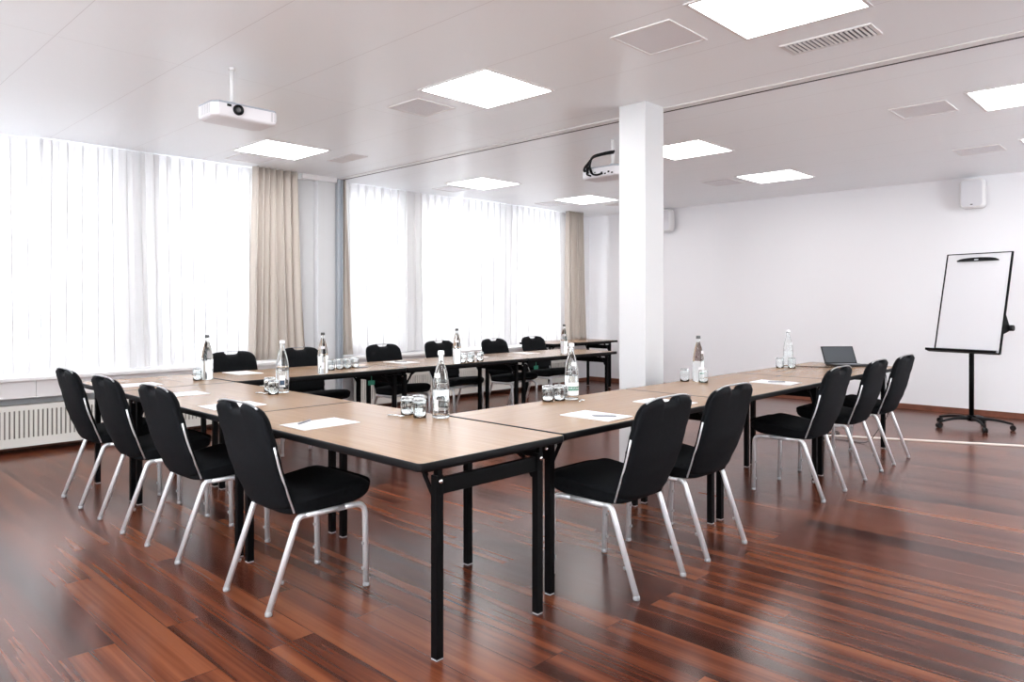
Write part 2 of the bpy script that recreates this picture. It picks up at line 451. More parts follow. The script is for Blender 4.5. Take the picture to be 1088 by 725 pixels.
# ------------------------------------------------------------------ curtains
def sheer(x0, x1, label, seed, yc=7.59):
    rnd = random.Random(seed); n = int((x1-x0)/.007); per = .125
    ph = [rnd.uniform(0, 6.28) for _ in range(6)]
    def fn(u, v):
        x = x0 + (x1-x0)*u; z = .685 + (2.797-.685)*v
        k = (x-x0)/per*2*PI
        drift = .9*math.sin(x*1.7+ph[0])*(1-v) + .5*math.sin(x*4.1+ph[1])*(1-v)
        k += drift*1.6
        s = math.sin(k); pleat = math.copysign(abs(s)**.6, s)
        amp = .023 + .006*(1-v) + .005*math.sin(x*2.3+ph[2])
        fine = .005*math.sin(x*77+ph[3]+v*2)*(1-v*.5)
        top = max(0, (v-.96)/.04)
        return Vector((x + .020*math.sin(2*k)*(1-top*.3), yc + amp*pleat*(1-.35*top) + fine, z))
    m = MB().grid(fn, n, 26)
    o = m.build('sheer_curtain', M['sheer'])
    return tag(o, label, 'curtain')
sheer(X0+.05, 1.80, 'white sheer curtain at the far left, by the leftmost window', 1, 7.672)
sheer(1.78, 3.80, 'white sheer curtain ending at the wide beige drape', 2)
sheer(4.97, 6.92, 'white sheer curtain just right of the pilaster and its narrow beige drape', 3, 7.672)
sheer(6.90, 9.12, 'white sheer curtain ending at the beige drape in the far corner', 4)
def drape(x0, x1, x0b, x1b, per, label, seed, yc=7.49):
    rnd = random.Random(seed); ph = [rnd.uniform(0, 6.28) for _ in range(5)]
    n = max(40, int((x1-x0)/.006))
    def fn(u, v):
        a = x0b + (x0-x0b)*v**.6; b = x1b + (x1-x1b)*v**.6
        x = a + (b-a)*u
        k = u*(x1-x0)/per*2*PI + ph[0]
        k += 1.3*math.sin(u*7+ph[1]) + 1.3*(1-v)*math.sin(u*11+ph[2]+v)
        s = math.sin(k)
        return Vector((x + .012*math.sin(2*k), yc + .046*s + .012*math.sin(2.3*k+ph[3])*(.5+.5*(1-v)), .69 + (2.797-.69)*v))
    m = MB().grid(fn, n, 20)
    o = m.build('drape', M['beige'])
    sf = o.modifiers.new('thick', 'SOLIDIFY'); sf.thickness = .003
    return tag(o, label, 'curtain')
drape(3.76, 4.30, 3.70, 4.42, .078, 'wide beige drape between the left windows and the pilaster', 5)
drape(4.885, 4.99, 4.89, 5.05, .06, 'narrow beige drape hugging the aluminium profile', 6, 7.575)
drape(9.06, 9.44, 9.06, 9.55, .06, 'beige drape in the far corner by the end wall', 7)

# ------------------------------------------------------------------ ceiling fittings
def ceiling_light(x, y, label, dim=False, s=.64):
    t = thing('ceiling_light', label, 'ceiling light', (x, y, H), 0, 'square ceiling light panels')
    h = s/2
    m = MB()
    for a in ((-h-.02, h+.02, -h-.02, -h), (-h-.02, h+.02, h, h+.02), (-h-.02, -h, -h, h), (h, h+.02, -h, h)):
        m.box(*a, -.006, 0)
    m.build('frame', M['white'], t)
    MB().box(-h, h, -h, h, -.004, 0).build('diffuser', M['lampdim'] if dim else M['lamp'], t)
    return t
LI = [(3.555, 1.565, 0, 'bright square light panel cut by the top edge, nearest the viewer'),
      (3.555, 3.66, 0, 'bright square light panel in the middle of the near ceiling'),
      (3.555, 6.52, 0, 'bright square light panel near the wide beige drape'),
      (6.28, 6.53, 1, 'softly lit square light panel above the far windows, left of the hanging projector'),
      (8.27, 6.47, 1, 'softly lit square light panel in the far corner above the corner drape'),
      (6.28, 3.69, 1, 'square light panel just right of the column'),
      (8.30, 3.70, 1, 'square light panel further back, second one right of the column'),
      (6.28, .93, 0, 'square light panel cut by the right edge of the picture'),
      (8.30, .93, 0, 'sliver of a light panel at the right edge above the wall speaker')]
LI += [(.83, 1.565, 0, 'added light panel behind the viewer on the left'), (.83, 2.9, 0, 'added light panel out of view above the left chairs'),  # extra panels added out of view to raise the room brightness
       (.83, 6.52, 0, 'added light panel out of view near the left sheer curtain'), (.83, -1.1, 0, 'added light panel right above and behind the viewer')]
for x, y, d, l in LI: ceiling_light(x, y, l, bool(d))

def perf_mat():
    m, nt, b = newmat('perforated_plate'); L = nt.links; N = nt.nodes.new
    tc = N('ShaderNodeTexCoord'); v = N('ShaderNodeTexVoronoi'); v.inputs['Scale'].default_value = 70
    v.inputs['Randomness'].default_value = 0
    L.new(tc.outputs['Object'], v.inputs['Vector'])
    lt = N('ShaderNodeMath'); lt.operation = 'LESS_THAN'; lt.inputs[1].default_value = .3; L.new(v.outputs['Distance'], lt.inputs[0])
    mx = N('ShaderNodeMixRGB'); L.new(lt.outputs[0], mx.inputs['Fac'])
    mx.inputs['Color1'].default_value = (.80, .79, .82, 1); mx.inputs['Color2'].default_value = (.42, .41, .44, 1)
    L.new(mx.outputs[0], b.inputs['Base Color']); b.inputs['Roughness'].default_value = .5
    return m
M['perf'] = perf_mat()
def ceiling_grille(x, y, sx, sy, label):
    t = thing('ceiling_speaker', label, 'ceiling grille', (x, y, H))
    a, b = sx/2, sy/2
    m = MB()
    for q in ((-a-.015, a+.015, -b-.015, -b), (-a-.015, a+.015, b, b+.015), (-a-.015, -a, -b, b), (a, a+.015, -b, b)): m.box(*q, -.007, 0)
    m.build('frame', M['white'], t)
    MB().box(-a, a, -b, b, -.004, 0).build('perforated_plate', M['perf'], t)
def ceiling_vent(x, y, sx, sy, label):
    t = thing('ceiling_vent', label, 'air vent', (x, y, H))
    a, b = sx/2, sy/2
    m = MB()
    for q in ((-a-.015, a+.015, -b-.02, -b), (-a-.015, a+.015, b, b+.02), (-a-.015, -a, -b, b), (a, a+.015, -b, b)): m.box(*q, -.008, 0)
    m.build('frame', M['white'], t)
    MB().box(-a, a, -b, b, -.002, 0).build('duct_opening', M['grille'], t)
    m = MB(); n = int(sy/.0255)
    for k in range(n):
        yy = -b + (k+.5)*sy/n
        m.bar((-a, yy, -.009), (a, yy, -.009), .011, .004, up=(0, .5, 1))
    m.box(-a, a, -.001, .001, -.014, -.010)
    m.build('louvre', M['white'], t)
ceiling_grille(3.53, 2.245, .37, .35, 'square perforated speaker grille left of the nearest light panel')
ceiling_grille(3.525, 4.34, .34, .34, 'square perforated speaker grille beside the middle light panel')
ceiling_grille(6.24, 1.605, .36, .36, 'square perforated ceiling grille left of the right-edge light panel')
ceiling_grille(8.25, 1.63, .33, .36, 'square perforated ceiling grille above the right wall speaker')
ceiling_grille(8.25, 4.34, .36, .34, 'small square ceiling grille between column and far light panel')
ceiling_vent(4.22, 1.56, .17, .46, 'slotted air vent beside the nearest light panel')
ceiling_vent(4.22, 6.40, .16, .42, 'slotted air vent above the pilaster')
ceiling_grille(3.53, 7.13, .34, .32, 'faint square ceiling grille close to the left sheer curtain')
ceiling_grille(6.28, 7.13, .34, .30, 'faint square ceiling grille close to the far sheer curtain')
ceiling_grille(8.25, 7.12, .34, .30, 'faint square ceiling grille near the corner drape')
ceiling_vent(8.95, 6.35, .16, .42, 'slotted air vent beside the far corner light panel')

# ------------------------------------------------------------------ folding tables
def outline_rr(hx, hy, r, inset, n=5):
    o = []
    for (cx, cy, a0) in ((hx-r, hy-r, 0), (-hx+r, hy-r, PI/2), (-hx+r, -hy+r, PI), (hx-r, -hy+r, 1.5*PI)):
        for k in range(n+1):
            a = a0 + k/n*PI/2
            o.append((cx+(r-inset)*math.cos(a), cy+(r-inset)*math.sin(a)))
    return o
TZ = .74
def make_table(L, W, label, loc, rz=0, green=False):
    """folding table, long side along local X"""
    t = thing('folding_table', label, 'table', (loc[0], loc[1], 0), rz, 'black framed folding tables with beech tops')
    hx, hy = L/2, W/2
    top = MB()
    top.rings([[(x, y, z) for x, y in outline_rr(hx, hy, .028, i)] for i, z in ((.006, TZ-.028), (.006, TZ-.0002), (.0065, TZ))], smooth=False)
    top.build('tabletop', M['wood'], t)
    e = MB(); prof = [(.0061, TZ-.0302), (.001, TZ-.029), (-.0005, TZ-.022), (-.0005, TZ-.008), (.001, TZ-.001), (.0061, TZ+.0003)]
    R = [[(x, y, z) for x, y in outline_rr(hx-.0005, hy-.0005, .028, i)] for i, z in prof]
    e.rings(R, smooth=True, capA=False, capB=False)
    e.build('edge_band', M['blackedge'], t, norm=True)
    lx, ly = hx-.055, hy-.125
    for sx in (-1, 1):
        for sy in (-1, 1):
            g = MB().box(sx*lx-.0165, sx*lx+.0165, sy*ly-.0165, sy*ly+.0165, .006, .675)
            g.box(sx*lx+sx*.0168, sx*lx+sx*.0172+sx*.002, sy*ly-.010, sy*ly+.010, .60, .712)
            g.box(sx*lx-.012, sx*lx+.012, sy*(ly+.004)-.003, sy*(ly+.004)+.003, .67, .712)
            lg = g.build('leg', M['blackmetal'], t, bevel=.003)
            bo = MB().lathe([(0, 0), (.009, 0), (.009, .003), (.006, .006), (0, .006)], 12).xf(Matrix.Translation((sx*(lx+.019), sy*ly, .655)) @ Matrix.Rotation(sx*PI/2, 4, 'Y'))
            tag(bo.build('bolt', M['chrome'], lg), 'round silver bolt')
            tag(MB().box(sx*lx-.015, sx*lx+.015, sy*ly-.015, sy*ly+.015, 0, .006).build('foot_cap', M['clearfoot'], lg), 'grey foot cap')
        # cross bar between the legs and the pivot rail above it
        MB().box(sx*lx-.008, sx*lx+.0155, -ly+.0165, ly-.0165, .602, .662).build('cross_bar', M['blackmetal'], t, bevel=.002)
        q = MB().box(sx*(lx-.055)-.016, sx*(lx-.055)+.016, -ly-.03, ly+.03, .680, .7115)
        q.build('pivot_rail', M['blackmetal'], t)
        for sy in (-1, 1):
            b = MB().bar((sx*(lx-.02), sy*(ly-.008), .575), (sx*(lx-.085), sy*(ly-.008), .665), .006, .018)
            b.bar((sx*(lx-.075), sy*(ly-.016), .655), (sx*(lx-.16), sy*(ly-.016), .708), .006, .020)
            b.build('folding_brace', M['blackmetal'], t)
    s = MB()
    for sy in (-1, 1): s.box(-lx+.02, lx-.02, sy*(ly+.03)-.012, sy*(ly+.03)+.012, .686, .7115)
    s.build('side_rail', M['blackmetal'], t)
    if green:
        g = MB().box(green-.035, green+.035, -ly+.02, -ly+.022, .600, .640)
        tag(g.box(green-.004, green+.004, -ly+.018, -ly+.024, .640, .7115).build('tag', M['green'], t), 'small green tag')
    return t
# left row (long side along Y), corner square, right row, far row, back corner table
def tbl(x0, x1, y0, y1, label, **k):
    if (x1-x0) > (y1-y0): return make_table(x1-x0-.003, y1-y0, label, ((x0+x1)/2, (y0+y1)/2), 0, **k)
    return make_table(y1-y0-.003, x1-x0, label, ((x0+x1)/2, (y0+y1)/2), PI/2, **k)
tbl(1.61, 2.41, 1.99, 3.56, 'folding table nearest the viewer, its bare corner with both end legs in full view')
tbl(1.61, 2.41, 3.56, 5.08, 'folding table in the middle of the left row, behind the nearest table')
tbl(1.61, 2.41, 5.08, 5.90, 'short folding table at the far left corner, nearest the radiator')
tbl(2.42, 3.99, 2.02, 2.81, 'folding table of the right row that butts against the nearest corner table')
tbl(3.99, 5.56, 2.02, 2.81, 'middle folding table of the right row, in front of the column')
tbl(5.56, 7.13, 2.02, 2.81, 'last folding table of the right row, carrying the laptop')
tbl(2.42, 3.99, 5.10, 5.90, 'left folding table of the far row, before the beige drape', green=.50)
tbl(3.99, 5.56, 5.10, 5.90, 'middle folding table of the far row by the windows')
tbl(5.56, 7.13, 5.10, 5.90, 'right folding table of the far row with a free end', green=-.51)
tbl(7.80, 9.35, 6.68, 7.36, 'spare folding table standing in the far corner below the drape')

# ------------------------------------------------------------------ chairs (local +x is forward, origin between the rear feet)
def interp(tab, z):
    if z <= tab[0][0]: return tab[0][1]
    for (a, va), (b, vb) in zip(tab, tab[1:]):
        if z <= b:
            t = (z-a)/(b-a); t = t*t*(3-2*t)*.5 + t*.5
            return va + (vb-va)*t
    return tab[-1][1]
SB = [(.38, .098), (.45, .072), (.55, .038), (.62, .018), (.70, .004), (.78, -.014), (.89, -.048)]
WB = [(.38, .185), (.46, .205), (.56, .219), (.66, .224), (.76, .224), (.89, .212)]
def curv(z): return .030*max(0, min(1, 1-(z-.42)/.36))
def ztop(u):
    a = min(1, abs(u)); return .812 + .073*(1-a**4)**(1/2.5)
def zbot(u, z0):
    a = min(1, abs(u)); return z0 + .05*(1-(1-a**4)**.5)
def pad(side, z0, th, notch=True, ins=0):
    def fn(uu, vv):
        u = -1 + 2*uu
        if abs(u) > .6: pass
        zt = ztop(u) - ins
        if notch and abs(u) < .30: zt -= .027*math.sqrt(max(0, 1-(u/.30)**4))
        zb = zbot(u, z0)
        v = vv
        z = zb + (zt-zb)*v
        wd = interp(WB, z) - ins
        # gentle rounding of the outline at the top corners
        e = max(0, 1-abs(u)**7)**.45 * max(0, 1-abs(2*v-1)**12)**.45
        s = interp(SB, z) + curv(z)*u*u + side*(th*e*(1+.25*math.sin(v*PI)*(1-u*u)) + .001)
        return Vector((s, u*wd, z))
    return fn
def flatpad(side, z0, ins=0):
    def fn(uu, vv):
        u = -1+2*uu; zt = ztop(u)-ins
        if abs(u) < .30: zt -= .027*math.sqrt(max(0, 1-(u/.30)**4))
        zb = zbot(u, z0); z = zb+(zt-zb)*vv
        return Vector((interp(SB, z)+curv(z)*u*u+side*.001, u*(interp(WB, z)-ins), z))
    return fn
def make_chair():
    c = thing('conference_chair', 'x', 'chair', (0, 0, 0), 0, 'black padded conference chairs around the tables')
    # seat
    cx, a, cz = .302, .218, 0
    def ring(ins, z, n=60, p=5.6):
        o = []
        for k in range(n):
            th = 2*PI*k/n; ct, st = math.cos(th), math.sin(th)
            x = cx + (a-ins)*math.copysign(abs(ct)**(2/p), ct)
            wy = .212 + .022*(x-.1)/.4
            y = (wy-ins)*math.copysign(abs(st)**(2/p), st)
            zz = z + (.022*((x-.3)/.2) if z > .45 else .006*((x-.3)/.2)*1) - (.030*max(0, (x-.44)/.07)**2 if z > .45 else 0) + (.035*max(0, (x-.40)/.11)**1.5 if z < .45 else 0)
            o.append((x, y, zz))
        return o
    prof = [(.05, .400), (.012, .401), (.003, .406), (0, .416), (-.003, .440), (-.002, .462), (-.0035, .4655), (-.001, .469), (.004, .4735), (.014, .479), (.035, .485), (.07, .489), (.12, .491), (.18, .492)]
    st = MB().rings([ring(i, z) for i, z in prof])
    st.build('seat', M['fabric'], c)
    m = MB().grid(pad(1, .462, .034, True), 44, 24).grid(flatpad(1, .462), 44, 24).weld(2e-4)
    m.build('back_cushion', M['fabric'], c)
    m = MB().grid(pad(-1, .395, .024, True, .002), 44, 28).grid(flatpad(-1, .395, .002), 44, 28).weld(2e-4)
    m.build('backrest', M['shellfab'], c)
    # chrome rail along the top edge
    pts = []
    for k in range(25):
        u = -.86 + 1.72*k/24; z = ztop(u)-.002
        pts.append((interp(SB, z)+curv(z)*u*u-.002, u*(interp(WB, z)), z))
    tag(MB().tube(pts, .0046, 8).build('handle_rail', M['rail'], c), 'polished metal rail with grip opening')
    for sy in (-1, 1):
        pts = []
        for z in (.405, .61, .705): pts.append((interp(SB, z)+curv(z), sy*(interp(WB, z)+.001), z))
        pts = fillet(pts, .09, 6)
        tag(MB().tube(pts, .005, 8).build('side_trim', M['silver'], c), 'silver strip along the backrest edge')
    # frame
    r = .0135
    f = MB()
    for sy in (-1, 1): f.tube([(.17, sy*.196, .386), (.36, sy*.2035, .386)], r, 10)
    f.tube([(.20, -.197, .388), (.20, .197, .388)], .010, 8); f.tube([(.37, -.203, .388), (.37, .203, .388)], .010, 8)
    f.build('seat_frame', M['silver'], c)
    for sy in (-1, 1):
        p = fillet([(.476, sy*.210, .012), (.468, sy*.210, .386), (.36, sy*.2035, .386)], .075, 7)
        lg = MB().tube(p, r, 12).build('leg', M['silver'], c)
        MB().lathe([(0, 0), (.0145, 0), (.0155, .006), (.0145, .016), (.0127, .018)], 12, (.476, sy*.210, 0)).build('foot_cap', M['clearfoot'], lg)
        for z in (.085, .20): MB().tube([(.476, sy*.210, z), (.476-.021, sy*.210, z)], [.006, .009], 8).build('stacking_bumper', M['clearfoot'], lg)
        p = fillet([(.0, sy*.195, .012), (.137, sy*.195, .386), (.17+.02, sy*.196, .386)], .05, 7)
        p[-1] = Vector((.17, sy*.196, .386)) if p[-1].x < .17 else p[-1]
        lg = MB().tube(p, r, 12).build('leg', M['silver'], c)
        MB().lathe([(0, 0), (.0145, 0), (.0155, .006), (.0145, .016), (.0127, .018)], 12, (.0, sy*.195, 0)).build('foot_cap', M['clearfoot'], lg)
        b = MB().tube([(.045, sy*.195, .13), (.066, sy*.195, .122)], [.007, .009], 8)
        b.build('stacking_bumper', M['clearfoot'], lg)
    return c
chair = make_chair()
G = 'black padded conference chairs around the tables'
def ch(x, y, deg, label): place(chair, (x, y, 0), math.radians(deg), label, G)
ch(1.487, 3.03, 0, 'black conference chair nearest the viewer on the left side, its seat fully visible')
ch(1.470, 3.93, .8, 'black conference chair on the left side, second from the viewer')
ch(1.450, 4.645, 0, 'black conference chair on the left side, third from the viewer')
ch(1.447, 5.387, -1, 'leftmost black conference chair, in front of the radiator')
ch(2.885, 1.825, 90, 'black conference chair nearest the viewer on the right side, drawn back from the table joint')
ch(3.535, 1.835, 89, 'black conference chair on the right side directly behind the nearest one, before the column')
ch(5.060, 1.840, 90, 'middle black conference chair of the five on the right, left of the laptop')
ch(5.876, 1.850, 91, 'black conference chair on the right side, fourth from the viewer')
ch(6.580, 1.855, 90, 'farthest black conference chair on the right side, nearest the flip chart')
ch(2.92, 6.20, -90, 'black conference chair before the white sheer, right behind the far left bottle')
ch(3.66, 6.33, -88, 'black conference chair in front of the wide beige drape')
ch(4.55, 6.21, -90, 'black window-side chair just right of the narrow beige drape')
ch(5.43, 6.34, -91, 'black window-side chair left of the bottle on the middle far table')
ch(6.21, 6.24, -89, 'black window-side chair right of the bottle on the middle far table')
ch(7.02, 6.34, -90, 'rightmost black window-side chair, beside the last bottle of the far row')

# ------------------------------------------------------------------ bottles
def text_mesh(body, size, align='CENTER'):
    cu = bpy.data.curves.new('text', 'FONT'); cu.body = body; cu.size = size; cu.align_x = align; cu.align_y = 'CENTER'
    cu.resolution_u = 2
    o = bpy.data.objects.new('text', cu); COL.objects.link(o)
    dg = bpy.context.evaluated_depsgraph_get(); me = bpy.data.meshes.new_from_object(o.evaluated_get(dg))
    bpy.data.objects.remove(o); bpy.data.curves.remove(cu)
    return me
def bend(me, R, z):
    bm = bmesh.new(); bm.from_mesh(me); bpy.data.meshes.remove(me)
    for v in bm.verts:
        a = v.co.x/R; v.co = Vector((R*math.sin(a), -R*math.cos(a), z+v.co.y))
    m = MB(); m.bm.free(); m.bm = bm
    return m
def arcband(R, z0, z1, a0, a1, n=14):
    def fn(u, v):
        a = math.radians(a0+(a1-a0)*u); return Vector((R*math.sin(a), -R*math.cos(a), z0+(z1-z0)*v))
    return MB().grid(fn, n, 1)
def make_bottle(dark, style):
    b = thing('water_bottle', 'x', 'bottle', (0, 0, 0), 0, 'glass water bottles on the tables')
    prof = [(0, .006), (.030, .002), (.038, 0), (.0415, .006), (.0415, .135), (.0425, .138), (.0425, .143), (.0412, .147), (.0395, .170), (.034, .205), (.0265, .240),
            (.019, .265), (.0150, .280), (.0138, .300), (.0155, .304), (.0155, .309), (.0135, .311), (.0135, .316), (0, .316)]
    gb_ = MB().lathe(prof, 36)
    if not dark: gb_.lathe(list(reversed([(0, .010), (.036, .012), (.0392, .018), (.0392, .135), (.0388, .150), (.0370, .172), (.0315, .206), (.024, .241), (.0165, .267), (.0126, .282), (.0114, .300), (.0114, .312), (0, .3125)])), 36)
    gb_.build('glass_body', M['bottleglass' if dark else 'tumblerglass'], b, norm=False if not dark else True)
    cap = MB().lathe([(.0136, .3125), (.0165, .310), (.0168, .314), (.0158, .327), (.013, .331), (0, .331)], 24)
    tag(cap.build('cap', M['capdark'] if dark else M['cap'], b), 'dark crown cap' if dark else 'white cap')
    if style == 'big':
        lb = arcband(.0421, .028, .104, -62, 62).build('label', M['labelwhite'], b)
        gb = arcband(.0423, .056, .080, -58, 62)
        gb.build('green_band', M['green'], lb)
        bend(text_mesh('RHÄZÜNSER', .0185), .0425, .068).build('lettering', M['labelwhite'], lb, norm=False)
    elif style == 'side':
        lb = arcband(.0421, .040, .092, -16, 14).build('label', M['labelwhite'], b)
    elif style == 'blue':
        lb = arcband(.0421, .040, .112, -40, 10).build('label', M['labelwhite'], b)
        arcband(.0423, .052, .082, -36, 6).build('blue_band', M['labelblue'], lb)
    arcband(.0348, .200, .222, -30, 25)  .xf(Matrix.Identity(4)).build('neck_label', M['labelwhite'], b) if style in ('big', 'side') else None
    return b
bt = {}
for k in ((1, 'big'), (0, 'big'), (0, 'side'), (1, 'side'), (1, 'blue'), (0, 'blue')):
    bt[k] = None
bpos = [  # x, y, dark cap, style, facing, label
    (2.352, 2.745, 0, 'side', -75, 'clear water bottle with small white label on the nearest table, beside three tumblers'),
    (3.331, 2.715, 0, 'big', -20, 'clear water bottle with broad green and white label on the right row beside two tumblers'),
    (2.320, 4.244, 0, 'blue', -15, 'clear water bottle in the middle of the left row with bluish label'),
    (2.345, 5.405, 1, 'blue', -85, 'dark capped water bottle at the far left corner before the sheer curtain'),
    (3.194, 5.192, 1, 'side', -30, 'dark capped water bottle in front of the pilaster'),
    (4.610, 5.150, 1, 'side', -40, 'dark capped water bottle on the middle far table before the sheers'),
    (6.370, 5.300, 1, 'side', -40, 'water bottle at the right end of the far row before the corner drape'),
    (4.770, 2.700, 1, 'big', 5, 'dark capped water bottle with green banded label, standing right of the column'),
    (6.376, 2.720, 0, 'side', 20, 'clear water bottle near the laptop cable at the far end of the right row')]
for x, y, dk, stl, ang, lb in bpos:
    if bt[(dk, stl)] is None: bt[(dk, stl)] = make_bottle(dk, stl)
    place(bt[(dk, stl)], (x, y, TZ+.0005), math.radians(ang), lb, 'glass water bottles on the tables')

# ------------------------------------------------------------------ tumblers (upside down)
tumb = None
def tumbler(x, y, label, grp):
    global tumb
    if tumb is None:
        m = MB().lathe([(.0298, 0), (.0322, 0), (.0332, .030), (.0335, .070), (.0325, .086), (.0290, .092), (0, .092)], 24)
        m.lathe([(.0298, 0), (.0308, .030), (.0311, .070), (.0300, .078), (.0270, .081), (0, .081)], 24)
        m.weld()
        tumb = m.build('tumbler', M['tumblerglass']); tag(tumb, 'x', 'glass', grp); o = tumb
    else:
        o = tumb.copy(); COL.objects.link(o)
    o.location = (x, y, TZ+.0008); o.rotation_euler = (0, 0, random.uniform(0, 6)); o['label'] = label; o['group'] = grp
gl = [('on the nearest table', 'tumblers on the nearest table', [(2.290, 2.935, 'leftmost upturned tumbler'), (2.280, 2.822, 'right upturned tumbler, closest to the bottle,'), (2.368, 2.945, 'rear upturned tumbler of the three')]),
      ('left of the green labelled bottle', 'tumblers on the right row', [(3.168, 2.757, 'left upturned tumbler'), (3.245, 2.735, 'right upturned tumbler')]),
      ('beside the bluish labelled bottle', 'tumblers on the left row', [(2.290, 4.355, 'left upturned tumbler'), (2.238, 4.205, 'near upturned tumbler')]),
      ('left of the far left corner bottle', 'tumblers at the far corner', [(2.262, 5.375, 'front upturned tumbler'), (2.330, 5.500, 'rear upturned tumbler')]),
      ('right of the bottle before the pilaster', 'tumblers before the pilaster', [(3.400, 5.400, 'first upturned tumbler from the left'), (3.500, 5.420, 'second upturned tumbler from the left'), (3.590, 5.440, 'third upturned tumbler from the left'), (3.690, 5.470, 'fourth upturned tumbler from the left')]),
      ('right of the middle far bottle', 'tumblers on the middle far table', [(4.700, 5.170, 'first upturned tumbler'), (4.790, 5.160, 'second upturned tumbler'), (4.860, 5.220, 'third upturned tumbler'), (4.960, 5.200, 'fourth upturned tumbler')]),
      ('beside the bottle right of the column', 'tumblers right of the column', [(4.690, 2.755, 'left upturned tumbler'), (4.760, 2.775-.0, 'right upturned tumbler')]),
      ('beside the bottle near the laptop', 'tumblers near the laptop', [(6.262, 2.745, 'left upturned tumbler'), (6.300, 2.655, 'near upturned tumbler')])]
for where, grp, L in gl:
    for x, y, l in L:
        if where.startswith('beside the bottle right'): y = 2.765 if x < 4.7 else 2.62
        if x == 4.760: x = 4.700
        tumbler(x, y, l + ' ' + where, grp)

# ------------------------------------------------------------------ bottle openers
op = None
def opener(x, y, a, label):
    global op
    if op is None:
        op = thing('bottle_opener', 'x', 'bottle opener', (0, 0, 0), 0, 'metal bottle openers')
        m = MB().tube(fillet([(-.035, 0, .004), (.0, .0, .006), (.035, 0, .004)], .01, 3), [.0035]*2+[.0035]*4, 8) if False else MB().tube([(-.035, 0, .004), (0, 0, .006), (.030, 0, .005)], .0038, 8)
        m.build('handle', M['chrome'], op)
        m = MB(); ring = [(.042+.013*math.cos(t*PI/8), .011*math.sin(t*PI/8), .005) for t in range(17)]
        m.tube(ring, .0028, 6, cap=False); m.build('head', M['chrome'], op)
    place(op, (x, y, TZ+.0008), a, label, 'metal bottle openers')
opener(2.215, 2.945, -1.2, 'small metal bottle opener lying by the tumblers on the nearest table')
opener(3.285, 2.610, .4, 'small metal bottle opener lying before the green labelled bottle')
opener(2.195, 4.290, -1.2, 'small metal bottle opener by the bluish labelled bottle')

# ------------------------------------------------------------------ note paper and pens
def text_marks(w, h):
    m = MB(); m.box(-w/2+.018, -w/2+.045, h/2-.022, h/2-.016, .0034, .0036); return m
nps = None
def notepad(x, y, ang, label, pen=None):
    global nps
    if nps is None:
        nps = thing('notepad', 'x', 'notepad', (0, 0, 0), 0, 'white notepads at the seats')
        MB().box(-.105, .105, -.1485, .1485, 0, .003).build('pages', M['paper'], nps)
        text_marks(.21, .297).build('printed_mark', M['projgrey'], nps)
    place(nps, (x, y, TZ+.0006), ang, label, 'white notepads at the seats')
pn = None
def pen(x, y, z, ang, label):
    global pn
    if pn is None:
        pn = thing('pen', 'x', 'pen', (0, 0, 0), 0, 'slim pens on the notepads')
        R = Matrix.Rotation(PI/2, 4, 'Y')
        MB().lathe([(0, -.062), (.0010, -.062), (.0042, -.050), (.0046, -.02), (.0042, .055), (.003, .062), (0, .062)], 10).xf(R).build('barrel', M['grille'], pn)
        MB().box(-.058, -.02, -.0015, .0015, .0045, .0062).build('clip', M['chrome'], pn)
    place(pn, (x, y, z), ang, label, 'slim pens on the notepads')
NP = [(1.835, 3.005, -PI/2+.03, 'white notepad before the nearest left chair on the nearest table', (1.790, 3.070, .55)),
      (1.830, 3.90, -PI/2, 'white notepad before the second left chair', None),
      (1.830, 4.62, -PI/2-.02, 'white notepad before the third left chair', None),
      (1.830, 5.37, -PI/2, 'white notepad before the leftmost chair', None),
      (2.925, 2.225, .02, 'white notepad before the nearest right chair', (2.915, 2.170, -1.0)),
      (3.600, 2.250, 0, 'white notepad half hidden behind the nearest right chair back', None),
      (5.060, 2.250, .03, 'white notepad before the middle right chair', (5.05, 2.24, -.9)),
      (2.760, 5.690, PI, 'white notepad before the chair at the sheer, behind the far left bottle', None),
      (3.650, 5.690, PI-.03, 'white notepad before the chair at the wide beige drape', None),
      (4.330, 5.640, PI+.03, 'white notepad before the third window-side chair', (4.32, 5.64, -.8)),
      (5.300, 5.690, PI, 'white notepad before the fourth window-side chair', None),
      (6.120, 5.690, PI, 'white notepad before the fifth window-side chair', None)]
for x, y, a, l, p in NP:
    notepad(x, y, a, l)
    if p: pen(p[0], p[1], TZ+.0006+.003+.0048, p[2], 'slim grey pen on the ' + l[6:])
pen(3.72, 5.42, TZ+.0055, -.5, 'slim grey pen lying right of the tumblers before the pilaster')

